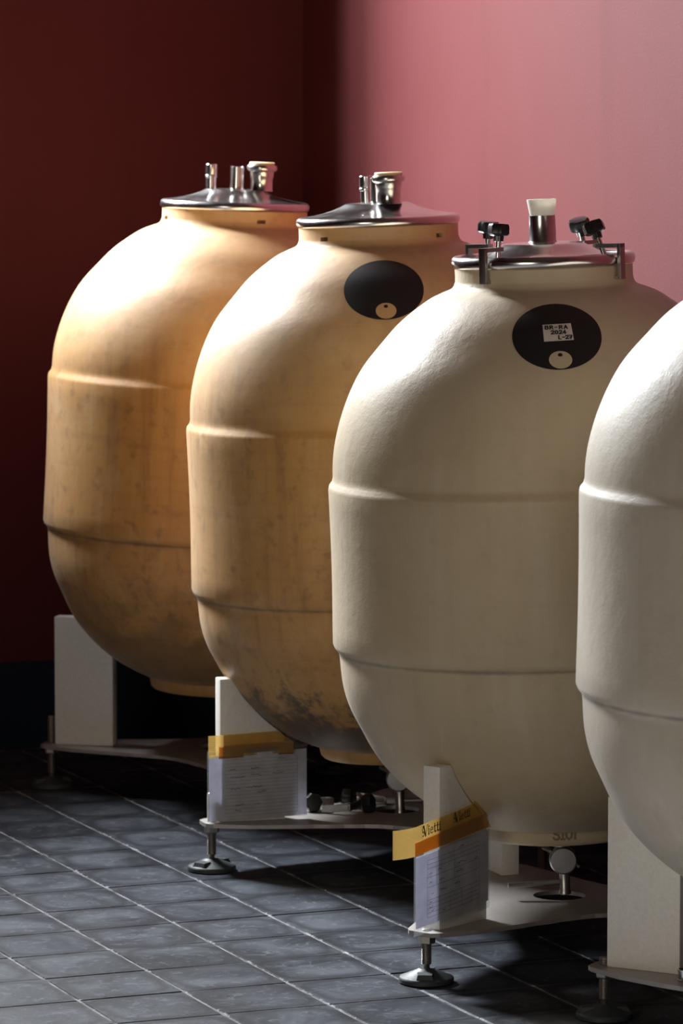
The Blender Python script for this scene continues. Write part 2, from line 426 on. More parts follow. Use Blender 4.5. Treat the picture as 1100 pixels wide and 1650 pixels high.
tag(MB().box((RX0 / 2, RY0 / 2, RH + 0.1), (-RX0 + 2 * WT, -RY0 + 2 * WT, 0.2)).build('ceiling', M['ceiling']), kind='structure')
tag(MB().box(((RX0 - 0.012) / 2, -0.006, 0.135), (-RX0 - 0.012, 0.012, 0.27)).build('baseboard_back', M['plinth'], bevel=0.002), kind='structure')
tag(MB().box((-0.006, RY0 / 2, 0.135), (0.012, -RY0, 0.27)).build('baseboard_right', M['plinth'], bevel=0.002), kind='structure')
def window(name, horiz, a0, a1, z0, z1, c):
    def bx(mb, u0, u1, w0, w1, t=0.05):
        if horiz: mb.box(((u0 + u1) / 2, c, (w0 + w1) / 2), (u1 - u0, t, w1 - w0))
        else: mb.box((c, (u0 + u1) / 2, (w0 + w1) / 2), (t, u1 - u0, w1 - w0))
    e = tag(empty(name, (0, 0, 0)), kind='structure')
    mb = MB(); f = 0.05
    bx(mb, a0, a0 + f, z0, z1); bx(mb, a1 - f, a1, z0, z1); bx(mb, a0 + f, a1 - f, z0, z0 + f); bx(mb, a0 + f, a1 - f, z1 - f, z1)
    mb.build('window_frame', M['frame'], e)
    am = (a0 + a1) / 2
    mb = MB(); bx(mb, am - 0.02, am + 0.02, z0 + f, z1 - f); mb.build('mullion', M['frame'], e)
window('window_1', True, WIN1[0], WIN1[1], WIN1[2], WIN1[3], 0.34)
window('fill_window', False, FILL_WIN[0], FILL_WIN[1], FILL_WIN[2], FILL_WIN[3], RX0 - 0.2)  # frame added around the fill lamp's opening

# floor tiles: 25 cm slate-grey squares, joints along the tank row wide and pale, cross joints hairline
TS = 0.25; TX0, TY0 = -1.454, -2.532
def tile_mb(mb, ox=0, oy=0):
    hx, hy, b, d = TS / 2 - 0.0025, TS / 2 - 0.0007, 0.0026, 0.012
    vs = []
    for sx_, sy_, z in ((hx, hy, -d), (hx, hy, -b), (hx - b, hy - b, 0)):
        vs += [(ox - sx_, oy - sy_, z), (ox + sx_, oy - sy_, z), (ox + sx_, oy + sy_, z), (ox - sx_, oy + sy_, z)]
    fs = [(8, 9, 10, 11)]
    for l in (0, 4):
        fs += [(l + i, l + (i + 1) % 4, l + 4 + (i + 1) % 4, l + 4 + i) for i in range(4)]
    return mb.add(vs, fs)
def in_view(X, Y):
    # a tile counts as in view when its centre lies inside the picture (small margin)
    dx, dy = X - cx, Y - cy
    xr = dx * math.cos(TH) - dy * math.sin(TH); yf = dx * math.sin(TH) + dy * math.cos(TH)
    p = math.atan(665 / 6750); zc = yf * math.cos(p) + 2 * math.sin(p); yc = 2 * math.cos(p) - yf * math.sin(p)
    if zc <= 0: return False
    u, v = 550 + 6750 * xr / zc, 825 + 6750 * yc / zc
    return -110 < u < 1210 and v < 1690
first = None; rest = MB(); ntile = 0
for i in range(-20, 7):
    for j in range(-30, 12):
        X, Y = TX0 + (i + 0.5) * TS, TY0 + (j + 0.5) * TS
        if X + TS / 2 > 0.1 or Y + TS / 2 > 0.1 or X < RX0 or Y < RY0: continue
        if in_view(X, Y) and ntile < 300:
            ntile += 1
            if first is None:
                first = tile_mb(MB()).build('tile', M['tile'], floor); o = first
            else:
                o = first.copy(); COL.objects.link(o)
            o.parent = floor
            o.location = (X, Y, random.uniform(-0.0009, 0.0006))
            o.rotation_euler = (random.uniform(-0.004, 0.004), random.uniform(-0.004, 0.004), random.uniform(-0.004, 0.004))
        else:
            tile_mb(rest, X, Y)
tag(rest.build('tile_field', M['tile'], floor), kind='stuff')

# ------------------------------------------------------------------ clay tanks
def smoothstep_curve(pts, n=6):
    """Catmull-Rom through the points"""
    out = []
    P = [pts[0]] + list(pts) + [pts[-1]]
    for i in range(1, len(P) - 2):
        p0, p1, p2, p3 = P[i - 1], P[i], P[i + 1], P[i + 2]
        for k in range(n):
            t = k / n
            out.append(tuple(0.5 * ((2 * b) + (c - a) * t + (2 * a - 5 * b + 4 * c - d) * t * t + (-a + 3 * b - 3 * c + d) * t ** 3)
                             for a, b, c, d in zip(p0, p1, p2, p3)))
    out.append(pts[-1])
    return out
UP = [(0.207, 0), (0.207, 14), (0.2085, 20), (0.216, 26.5), (0.241, 32), (0.275, 41), (0.337, 66), (0.384, 93), (0.430, 123), (0.461, 153), (0.485, 186), (0.500, 216), (0.507, 240), (0.509, 262)]
LOW = [(0.505, 12), (0.499, 49), (0.484, 80), (0.459, 110), (0.437, 135), (0.411, 158), (0.366, 186), (0.312, 211), (0.256, 229), (0.213, 239.5)]
def profile(H, zr1, zr2):
    up = [(r, H - d / 271 * (H - zr1)) for r, d in UP]
    lo = [(r, zr2 - d / 259 * zr2) for r, d in LOW]
    mid = [(0.5115, zr1 + 0.006), (0.5185, zr1 - 0.003), (0.5205, zr1 - 0.012)]
    n = 10
    body = [(0.5205 - 0.0015 * math.sin(PI * k / n), zr1 - 0.012 + (zr2 + 0.01 - zr1 + 0.012) * k / n) for k in range(1, n)]
    mid2 = [(0.5200, zr2 + 0.010), (0.5165, zr2 + 0.001), (0.5075, zr2 - 0.010)]
    base = [(0.205, 0.052), (0.203, 0.046), (0.201, 0.020), (0.198, 0.006), (0.192, 0.0)]
    p = smoothstep_curve(up, 4) + mid + body + mid2 + smoothstep_curve(lo, 5) + base
    return p[::-1]          # from the base up
def prof_r(prof, z):
    for (r0, z0), (r1, z1) in zip(prof, prof[1:]):
        if z0 <= z <= z1 and z1 > z0: return r0 + (r1 - r0) * (z - z0) / (z1 - z0)
    return prof[-1][0] if z > prof[-1][1] else prof[0][0]
def wob(az, z):
    return 0.0016 * math.sin(2 * az + 5 * z) + 0.0010 * math.sin(3 * az - 9 * z + 1)

class Surf:
    """patch mapping on a tank's outer surface: s = arc to the right, t = arc upward, measured from (az0, z0)"""
    def __init__(s, prof, az0, z0):
        s.az0 = math.radians(az0); s.arc = [0.0]
        for (r0, z0_), (r1, z1) in zip(prof, prof[1:]): s.arc.append(s.arc[-1] + math.hypot(r1 - r0, z1 - z0_))
        s.p = prof; s.r0 = prof_r(prof, z0)
        s.t0 = next(a + (z0 - p0[1]) / max(1e-9, p1[1] - p0[1]) * (b - a) for a, b, p0, p1 in zip(s.arc, s.arc[1:], prof, prof[1:]) if p0[1] <= z0 <= p1[1])
    def at(s, u, v, off):
        t = s.t0 + v
        i = max(k for k in range(len(s.arc) - 1) if s.arc[k] <= t)
        k = (t - s.arc[i]) / max(1e-9, s.arc[i + 1] - s.arc[i])
        r = s.p[i][0] + (s.p[i + 1][0] - s.p[i][0]) * k; z = s.p[i][1] + (s.p[i + 1][1] - s.p[i][1]) * k
        dr, dz = s.p[i + 1][0] - s.p[i][0], s.p[i + 1][1] - s.p[i][1]; L = math.hypot(dr, dz)
        az = s.az0 + 2 * u / (r + s.r0)
        rr = r * (1 + 0) + wob(az, z) + off * dz / L
        return (rr * math.cos(az), rr * math.sin(az), z - off * dr / L)
    def disc(s, u0, v0, rad, off, n=48, rings=8):
        mb = MB(); vs = [s.at(u0, v0, off)]; fs = []
        for k in range(1, rings + 1):
            for i in range(n):
                a = 2 * PI * i / n
                vs.append(s.at(u0 + rad * k / rings * math.cos(a), v0 + rad * k / rings * math.sin(a), off))
        for i in range(n): fs.append((0, 1 + i, 1 + (i + 1) % n))
        for k in range(rings - 1):
            for i in range(n):
                a, b = 1 + k * n + i, 1 + k * n + (i + 1) % n
                fs.append((a, a + n, b + n, b))
        return mb.add(vs, fs)
    def quads(s, qs, off):
        mb = MB()
        for q in qs: mb.add([s.at(x, y, off) for x, y in q], [tuple(range(len(q)))])
        return mb
    def grid(s, u0, u1, v0, v1, off, n=6, rot=0.0):
        mb = MB(); vs = []
        for j in range(n + 1):
            for i in range(n + 1):
                x, y = u0 + (u1 - u0) * i / n, v0 + (v1 - v0) * j / n
                vs.append(s.at(x * math.cos(rot) - y * math.sin(rot), x * math.sin(rot) + y * math.cos(rot), off))
        return mb.add(vs, [(j * (n + 1) + i, j * (n + 1) + i + 1, (j + 1) * (n + 1) + i + 1, (j + 1) * (n + 1) + i) for j in range(n) for i in range(n)])

def knob_mb(mb, mat, r=0.026, h=0.026, lobes=7):
    n = lobes * 8
    def ring(sc_, z): return [(sc_ * r * (1 - 0.11 * (0.5 - 0.5 * math.cos(lobes * 2 * PI * k / n)) ** 0.6) * math.cos(2 * PI * k / n),
                               sc_ * r * (1 - 0.11 * (0.5 - 0.5 * math.cos(lobes * 2 * PI * k / n)) ** 0.6) * math.sin(2 * PI * k / n), z) for k in range(n)]
    L = [ring(0.45, -0.014), ring(0.5, -0.002), ring(0.82, 0), ring(1.0, 0.004), ring(1.0, h - 0.006), ring(0.9, h), ring(0.5, h + 0.001)]
    vs = [p for l in L for p in l]; fs = []
    for i in range(len(L) - 1):
        for k in range(n): fs.append((i * n + k, i * n + (k + 1) % n, (i + 1) * n + (k + 1) % n, (i + 1) * n + k))
    fs.append(tuple(range(n - 1, -1, -1))); fs.append(tuple((len(L) - 1) * n + k for k in range(n)))
    return mb.add(vs, fs, mat)

def slot_cut(body, zc, azs):
    """cut the small clamp slots into the neck"""
    mb = MB()
    for a in azs:
        m = Matrix.Rotation(math.radians(a), 4, 'Z') @ Matrix.Translation((0.2, 0, zc))
        mb.box((0, 0, 0), (0.05, 0.026, 0.011), m)
    cut = mb.build('slot_cutter', M['black'])
    cut.parent = body.parent
    mod = body.modifiers.new('slots', 'BOOLEAN'); mod.operation = 'DIFFERENCE'; mod.object = cut; mod.solver = 'EXACT'
    bpy.context.view_layer.update()
    dg = bpy.context.evaluated_depsgraph_get()
    me = bpy.data.meshes.new_from_object(body.evaluated_get(dg))
    body.modifiers.remove(mod)
    old = body.data; body.data = me; me.name = 'body'
    bpy.data.meshes.remove(old); bpy.data.objects.remove(cut)
    me.set_sharp_from_angle(angle=math.radians(40))

LID_A = [(0.196, -0.004), (0.208, -0.002), (0.2125, 0.003), (0.2135, 0.011), (0.2115, 0.018), (0.205, 0.0225), (0.197, 0.0235), (0.192, 0.024),
         (0.170, 0.027), (0.145, 0.032), (0.120, 0.039), (0.100, 0.0465), (0.088, 0.053), (0.082, 0.0555), (0.076, 0.056), (0.0, 0.057)]
LID_B = [(0.196, -0.004), (0.207, -0.003), (0.2125, 0.003), (0.2145, 0.012), (0.2125, 0.021), (0.206, 0.0265), (0.198, 0.0265), (0.191, 0.022), (0.186, 0.016),
         (0.176, 0.014), (0.160, 0.017), (0.130, 0.031), (0.105, 0.044), (0.095, 0.0495), (0.088, 0.052), (0.0, 0.053)]

def tank(xc, yc, z0, H, zr1, zr2, lean, clay, label):
    """root's local frame: x = picture right, y = away from the camera, z up along the (slightly leaning) tank axis"""
    X, Y = C2R(xc, yc)
    fwd = Vector((math.sin(TH), math.cos(TH), 0))
    R = Matrix.Rotation(math.radians(lean), 3, fwd) @ Matrix.Rotation(-TH, 3, 'Z')
    root = tag(empty('clay_wine_tank', (X, Y, z0), R.to_euler()), label, 'wine tank', 'clay tanks standing in a row')
    prof = profile(H, zr1, zr2)
    n = 144; mb = MB(); vs = []
    for r, z in prof:
        for k in range(n):
            a = 2 * PI * k / n
            rr = r + (wob(a, z) if 0.08 < z < H - 0.06 else wob(a, z) * 0.3)
            vs.append((rr * math.cos(a), rr * math.sin(a), z))
    fs = [(i * n + k, i * n + (k + 1) % n, (i + 1) * n + (k + 1) % n, (i + 1) * n + k) for i in range(len(prof) - 1) for k in range(n)]
    fs.append(tuple(range(n - 1, -1, -1))); fs.append(tuple((len(prof) - 1) * n + k for k in range(n)))
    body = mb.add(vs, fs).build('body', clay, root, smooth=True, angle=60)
    return root, prof, body

def lid(root, H, prof, n=96):
    return MB().lathe([(r, z + H) for r, z in prof], n).build('lid', M['lid'], root, smooth=True, angle=50)
def fittings(lidobj, H, phi):
    """thin pipe, plain pipe and capped ferrule standing in a row across the lid"""
    z = H + 0.054; ca, sa = math.cos(math.radians(phi)), math.sin(math.radians(phi))
    def at(d): return Matrix.Translation((d * ca, d * sa, z))
    MB().lathe([(0.0145, 0), (0.0145, 0.032), (0.0175, 0.034), (0.0175, 0.039), (0.0155, 0.041), (0.0165, 0.045), (0.0165, 0.070), (0.0145, 0.072), (0.0125, 0.071), (0.0125, 0.03)], 32, at(-0.070)).build('thin_pipe', M['steel'], lidobj, smooth=True)
    MB().lathe([(0.024, 0), (0.024, 0.003), (0.019, 0.005), (0.019, 0.066), (0.0175, 0.067), (0.0165, 0.066), (0.0165, 0.03)], 32, at(0.004)).build('plain_pipe', M['steel'], lidobj, smooth=True)
    MB().lathe([(0.0335, 0), (0.0315, 0.004), (0.0315, 0.036), (0.034, 0.040), (0.035, 0.054), (0.041, 0.057), (0.0435, 0.061), (0.0435, 0.069), (0.041, 0.073), (0.037, 0.074), (0.036, 0.072), (0.03, 0.072)], 40, at(0.074)).build('ferrule', M['steel'], lidobj, smooth=True)
    MB().lathe([(0.032, 0.070), (0.036, 0.0725), (0.036, 0.080), (0.034, 0.0815), (0, 0.082)], 40, at(0.074)).build('cap', M['cork'], lidobj, smooth=True)
def emblem(root, prof, az, z, sticker=False):
    S = Surf(prof, az, z)
    e = S.disc(0, 0, 0.1015, 0.0010, 64, 10).build('printed_disc', M['ink'], root, smooth=True)
    S.disc(0.002, -0.0745, 0.0245, 0.0018, 40, 4).build('clay_circle', root.children[0].data.materials[0], e, smooth=True)
    S.disc(0.002, -0.0615, 0.0050, 0.0026, 20, 2).build('dot', M['ink'], e, smooth=True)
    if sticker:
        s = S.grid(-0.031, 0.035, -0.021, 0.029, 0.0018, 6, 0.03).build('sticker', M['sticker'], root, smooth=True)
        q = text_quads('BR-RA', -0.026, 0.0135, 0.0098, 1.7, 6.6) + text_quads('2024', -0.013, -0.0015, 0.0098, 1.65, 5.4) + text_quads('L-27', 0.002, -0.0165, 0.0098, 1.65, 4.9)
        tag(S.quads(q, 0.0026).build('handwriting', M['ink'], s), kind='stuff')

def valve(root, r_disc, handle_dir, handle_len, pipe_len, name_lever=True):
    """butterfly valve under the outlet: collar, flat round body facing the room, drop pipe, lever rod"""
    MB().lathe([(0.02, 0.004), (0.02, -0.034)], 24).build('outlet_pipe', M['steel_d'], root, smooth=True)
    m = Matrix.Translation((0.004, 0, -0.066)) @ Matrix.Rotation(PI / 2, 4, 'X')
    v = MB().lathe([(0.026, -0.022), (0.031, -0.018), (0.033, -0.010), (0.030, -0.006), (0.030, 0.006), (0.033, 0.010), (0.033, 0.018), (0.030, 0.024), (0.029, 0.0245), (0.0, 0.025)], 40, m).build('valve', M['steel_d'], root, smooth=True, angle=18)
    MB().tube((-0.022, 0, -0.046), (-0.044, -0.006, -0.033), 0.0055).build('clamp_bolt', M['steel_d'], v, smooth=True)
    MB().tube((0.030, 0, -0.076), (0.042, 0, -0.086), 0.004).build('clamp_stud', M['steel_d'], v, smooth=True)
    MB().lathe([(0.0125, -0.094), (0.0125, -0.094 - pipe_len), (0.0145, -0.097 - pipe_len), (0.0145, -0.104 - pipe_len), (0.01, -0.105 - pipe_len)], 24, Matrix.Translation((0.006, 0, 0))).build('drop_pipe', M['steel_d'], v, smooth=True)
    hx, hy = handle_dir
    z = -0.092 - pipe_len * 0.62
    MB().tube((0.0, 0, z), (hx * handle_len, hy * handle_len, z - 0.002), 0.0068).build('lever', M['zinc'], v, smooth=True)

def stand(xc, yc, azs, ptop, rods, label, blocks=(1, 1, 1), tp=None):
    """three-armed steel plate on levelling feet; white blocks cradle the tank. local frame = camera aligned"""
    X, Y = C2R(xc, yc)
    root = tag(empty('tank_stand', (X, Y, 0), (0, 0, -TH)), label, 'tank stand', 'stands under the clay tanks')
    # plate: ring between centre hole and three-armed outline
    keys = []
    half = [(0.0, 0.530), (3.4, 0.529), (5.2, 0.515), (18.3, 0.357), (26, 0.292), (38, 0.238), (50, 0.212), (60, 0.205)]
    for a in range(3):
        for d, r in half: keys.append((a * 120 + d, r))
        for d, r in half[-2:0:-1]: keys.append((a * 120 + 120 - d, r))
    keys.sort()
    out = []
    for (d0, r0), (d1, r1) in zip(keys, keys[1:] + [(keys[0][0] + 360, keys[0][1])]):
        m_ = 2
        for k in range(m_):
            t = k / m_; out.append((d0 + (d1 - d0) * t, r0 + (r1 - r0) * t))
    n = len(out); vs = []
    for z in (ptop, ptop - 0.010):
        for d, r in out: vs.append((*polar(r, azs[0] + d), z))
        for d, r in out:
            x, y = polar(0.062, azs[0] + d); vs.append((x, y + 0.035, z))
    fs = []
    for i in range(n):
        j = (i + 1) % n
        fs += [(i, j, n + j, n + i), (2 * n + j, 2 * n + i, 3 * n + i, 3 * n + j), (i, 2 * n + i, 2 * n + j, j), (n + j, 3 * n + j, 3 * n + i, n + i)]
    MB().add(vs, fs).build('plate', M['plate'], root)
    for az, rod in zip(azs, rods):
        fx, fy = polar(0.504, az)
        T = Matrix.Translation((fx, fy, 0)) @ Matrix.Rotation(math.radians(az + 35), 4, 'Z')
        mb = MB()
        mb.lathe([(0.059, 0.0), (0.063, 0.003), (0.063, 0.011), (0.061, 0.014), (0.052, 0.017), (0.022, 0.030), (0.017, 0.033)], 40, T)
        for s in (1, -1):
            q = T @ Matrix.Rotation(0 if s > 0 else PI, 4, 'Z')
            mb.add([(0.022, -0.022, 0.012), (0.056, -0.020, 0.012), (0.056, 0.020, 0.012), (0.022, 0.022, 0.012),
                    (0.026, -0.018, 0.0285), (0.050, -0.016, 0.0265), (0.050, 0.016, 0.0265), (0.026, 0.018, 0.0285)],
                   [(3, 2, 1, 0), (4, 5, 6, 7), (0, 1, 5, 4), (1, 2, 6, 5), (2, 3, 7, 6), (3, 0, 4, 7)], q)
        pad = mb.build('levelling_foot', M['rubber'], root, smooth=True, angle=30)
        pr = [(0.008, 0.028), (0.008, 0.040), (0.0112, 0.043)]
        z = 0.044; top = ptop + rod
        while z < top - 0.003:
            pr += [(0.0122, z), (0.0108, z + 0.0016)]; z += 0.0032
        pr += [(0.0105, top - 0.001), (0.009, top)]
        MB().lathe(pr, 18, Matrix.Translation((fx, fy, 0))).build('threaded_rod', M['zinc'], pad, smooth=True, angle=80)
        MB().lathe([(0.0195, ptop - 0.029), (0.0205, ptop - 0.027), (0.0205, ptop - 0.0125), (0.0195, ptop - 0.0105)], 6, Matrix.Translation((fx, fy, 0)) @ Matrix.Rotation(math.radians(az), 4, 'Z')).build('nut', M['zinc'], pad)
    return root
def block(root, az, ptop, tprof, tz0, h=0.375, r0=0.487, r1=0.312, th=0.048, dz=0.0):
    """upright plank whose inner edge is cut to the curve of the tank"""
    def rt(z): return prof_r(tprof, z - tz0) + 0.0035
    pts = [(r0, ptop), (r0, ptop + h)]
    z = ptop + h; zz = z
    k = 0
    while True:
        zz = z - k * 0.012; k += 1
        r = rt(zz + dz)
        if r <= r1 or zz < ptop + 0.05: break
        pts.append((min(r, r0 - 0.012), zz))
    pts.append((r1, zz)); pts.append((r1, ptop))
    # prism outline is (radial, z); extrude along the tangent
    m = Matrix.Rotation(math.radians(az), 4, 'Z') @ Matrix(((1, 0, 0, 0), (0, 0, -1, 0), (0, 1, 0, 0), (0, 0, 0, 1)))
    return MB().prism(pts, -th / 2, th / 2, m).build('support_block', M['poly'], root, bevel=0.0035, angle=30)

# name: plan position, base height, height, ridge heights, lean (clockwise +)
T1 = dict(p=(-0.353, 12.0), z=0.306, H=1.383, r1=0.902, r2=0.467, lean=2.0, az=168, ptop=0.130)
T2 = dict(p=(0.144, 10.92), z=0.285, H=1.392, r1=0.885, r2=0.448, lean=-2.0, az=197, ptop=0.130)
T3 = dict(p=(0.517, 9.77), z=0.279, H=1.338, r1=0.842, r2=0.458, lean=-2.0, az=230, ptop=0.120)
T4 = dict(p=(1.011, 8.76), z=0.290, H=1.385, r1=0.895, r2=0.469, lean=0.5, az=150, ptop=0.120)
def make(T, clay, label, slabel, rods):
    r, prof, body = tank(*T['p'], T['z'], T['H'], T['r1'], T['r2'], T['lean'], clay, label)
    azs = (T['az'], T['az'] + 120, T['az'] + 240)
    s = stand(*T['p'], azs, T['ptop'], rods, slabel)
    for a in azs:
        # the tank leans: the curve is met a little higher or lower on each side
        dz = math.tan(math.radians(T['lean'])) * 0.4 * math.cos(math.radians(a))
        block(s, a, T['ptop'], prof, T['z'], dz=dz)
    return r, prof, body, s
t1, p1, b1, s1 = make(T1, M['clay1'], 'orange-brown clay tank farthest back, beside the dark corner', 'stand under the farthest brown tank, with a tall bolt beside its white block', (0.080, 0.03, 0.03))
t2, p2, b2, s2 = make(T2, M['clay2'], 'ochre clay tank with a blank black disc and mouldy dark underside', 'stand with loose clamps lying on its plate, under the ochre tank', (0.075, 0.03, 0.03))
t3, p3, b3, s3 = make(T3, M['clay3'], 'buff clay tank with black knobs on its lid and a sticker on its black disc', 'stand whose white block carries printed amber tape, under the buff tank', (0.004, 0.03, 0.03))
t4, p4, b4, s4 = make(T4, M['clay4'], 'pale clay tank cut off by the right edge of the picture', 'stand under the pale nearest tank, with a bare grey block facing the room', (0.016, 0.03, 0.03))

slot_cut(b1, T1['H'] - 0.029, (202, 293, 22, 113))
slot_cut(b2, T2['H'] - 0.029, (227, 319, 47, 139))
l1 = lid(t1, T1['H'], LID_A); fittings(l1, T1['H'], 0)
l2 = lid(t2, T2['H'], LID_A); fittings(l2, T2['H'], -66)
l3 = lid(t3, T3['H'], LID_B)
l4 = lid(t4, T4['H'], LID_A); fittings(l4, T4['H'], 20)
emblem(t2, p2, 271.0, 1.243)
emblem(t3, p3, 271.5, 1.196, True)

# centre tube of the clamped lid and the silicone bung standing in it
z3 = T3['H'] + 0.051
MB().lathe([(0.036, 0), (0.033, 0.003), (0.0310, 0.006), (0.0310, 0.064), (0.0295, 0.065), (0.029, 0.063), (0.029, 0.01)], 40, Matrix.Translation((0, 0, z3)), cap1=False).build('centre_tube', M['steel'], l3, smooth=True)
Rm = t3.rotation_euler.to_matrix()
bp_ = Vector(t3.location) + Rm @ Vector((0, 0, z3 + 0.045))
bung = MB().lathe([(0.0255, 0), (0.0275, 0.003), (0.0285, 0.019), (0.0345, 0.0535), (0.0345, 0.0565), (0.032, 0.057), (0.030, 0.050), (0.028, 0.042), (0.0, 0.041)], 40).build('silicone_bung', M['bung'], smooth=True, angle=35)
bung.location = bp_; bung.rotation_euler = t3.rotation_euler
tag(bung, 'white translucent bung standing in the centre tube of the clamped lid', 'bung')

# lid clamps: bracket hooked under the neck, screw with lobed knob pressing on the lid
def clamp_parts(root_or_part, m, bracket_name, tilt=0.0, knob_z=0.018):
    """local: x = outward from the tank axis (bar at x = 0), z up from the rim"""
    mb = MB()
    mb.box((0, 0, 0.008), (0.010, 0.019, 0.082), m)
    mb.box((-0.030, 0, 0.044), (0.070, 0.019, 0.010), m)
    mb.box((-0.012, 0, -0.029), (0.028, 0.019, 0.008), m)
    b = mb.build(bracket_name, M['steel_d'], root_or_part, bevel=0.0015)
    ms = m @ Matrix.Translation((-0.056, 0, 0.044)) @ Matrix.Rotation(tilt, 4, 'Y')
    MB().lathe([(0.006, -0.034), (0.0062, -0.03), (0.0062, knob_z + 0.008)], 16, ms).build('screw', M['steel'], b, smooth=True)
    k = MB(); knob_mb(k, ms @ Matrix.Translation((0, 0, knob_z + 0.014))); k.build('knob', M['black'], b, smooth=True, angle=25)
    return b
for az, tl in ((229, 0.12), (139, 0.10), (321, 0.42), (52, 0.34)):
    m = Matrix.Rotation(math.radians(az), 4, 'Z') @ Matrix.Translation((0.2215, 0, T3['H']))
    clamp_parts(t3, m, 'clamp', -tl)

# valves under the outlets of the two tanks whose bottoms show
valve(t3, 0.03, (-1.0, -0.10), 0.128, 0.045)
valve(t2, 0.03, (0.97, 0.05), 0.125, 0.055)
# marks pressed into the base ring of the buff tank
S = Surf(p3, 270.5, 0.030)
S.quads(text_quads('SIOT', -0.028, -0.012, 0.022, 1.3, 3.9), 0.0012).build('pressed_mark', M['pressed'], b3)
tag(b3.children[0], kind='stuff')

# loose clamps on the plate of the ochre tank
def loose(xc, yc, z, rz, rx, label, ry=0.0, tilt=0.1):
    X, Y = C2R(xc, yc)
    r = tag(empty('lid_clamp', (X, Y, z), (Matrix.Rotation(-TH + math.radians(rz), 3, 'Z') @ Matrix.Rotation(math.radians(ry), 3, 'Y') @ Matrix.Rotation(math.radians(rx), 3, 'X')).to_euler()), label, 'clamp', 'loose clamps on the steel plate')
    clamp_parts(r, Matrix.Identity(4), 'bracket', 0.0, 0.004)
    return r
ZP = T2['ptop']
loose(-0.033, 11.003, ZP + 0.0145, 10, 82.5, 'loose lid clamp beside the taped sheet, its round knob facing the room')
loose(-0.020, 10.882, ZP + 0.0145, -113, -82.5, 'loose lid clamp in front of the others, open bracket towards the room')
loose(0.088, 11.050, ZP + 0.0145, 90, -82.5, 'loose lid clamp behind the front clamp, half hidden by its knob')

# ------------------------------------------------------------------ sheets in sleeves and tape on two support blocks
class Face:
    """side face of a support block: s runs inward from the outer corner, h runs up from the plate, d = off the face"""
    def __init__(s, T, az, r0=0.487, th=0.048):
        s.c = Vector((*C2R(*T['p']), 0)); a = math.radians(az) - TH
        s.u = Vector((-math.cos(a), -math.sin(a), 0)); s.n = Vector((-math.sin(a), math.cos(a), 0))
        s.o = s.c - s.u * r0 + s.n * th / 2 + Vector((0, 0, T['ptop']))
    def at(s, S, h, d): return s.o + s.u * S + s.n * d + Vector((0, 0, h))
def sheet_strip(face, s0, s1, h0, h1, tilt, dfun, n=14, thick=0.0006, origin=None, taper=None, clip=None):
    """thin bent sheet with real thickness; returns an MB in coordinates about origin"""
    mb = MB(); vs = []; org = origin
    for side in (0, 1):
        for j in range(3):
            for i in range(n + 1):
                S = s0 + (s1 - s0) * i / n
                lo = h0 + (taper[0] * i / n if taper else 0); hi = h1 + (taper[1] * i / n if taper else 0)
                hh = lo + (hi - lo) * j / 2 + tilt * S
                vs.append(face.at(min(S, clip(hh)) if clip else S, hh, dfun(S, j / 2) + side * thick) - org)
    def id_(sd, j, i): return sd * 3 * (n + 1) + j * (n + 1) + i
    fs = []
    for j in range(2):
        for i in range(n):
            fs.append((id_(0, j, i), id_(0, j, i + 1), id_(0, j + 1, i + 1), id_(0, j + 1, i)))
            fs.append((id_(1, j, i), id_(1, j + 1, i), id_(1, j + 1, i + 1), id_(1, j, i + 1)))
    for i in range(n):
        fs.append((id_(0, 0, i), id_(1, 0, i), id_(1, 0, i + 1), id_(0, 0, i + 1)))
        fs.append((id_(0, 2, i), id_(0, 2, i + 1), id_(1, 2, i + 1), id_(1, 2, i)))
    for j in range(2):
        fs.append((id_(0, j, 0), id_(0, j + 1, 0), id_(1, j + 1, 0), id_(1, j, 0)))
        fs.append((id_(0, j, n), id_(1, j, n), id_(1, j + 1, n), id_(0, j + 1, n)))
    return mb.add(vs, fs)
def face_quads(face, qs, dfun, org, off):
    mb = MB()
    for q in qs:
        (xa, ya), (xb, yb), (xc_, yc_), (xd, yd) = q
        n = max(1, int(abs(xb - xa) / 0.008))
        for k in range(n):      # long rules follow the bend of the sheet
            t0, t1 = k / n, (k + 1) / n
            c4 = [(xa + (xb - xa) * t0, ya + (yb - ya) * t0), (xa + (xb - xa) * t1, ya + (yb - ya) * t1),
                  (xd + (xc_ - xd) * t1, yd + (yc_ - yd) * t1), (xd + (xc_ - xd) * t0, yd + (yc_ - yd) * t0)]
            mb.add([face.at(x, y, dfun(x, 0.5) + off) - org for x, y in c4], [(0, 1, 2, 3)])
    return mb
def rect(x0, x1, y0, y1): return [(x0, y0), (x1, y0), (x1, y1), (x0, y1)]
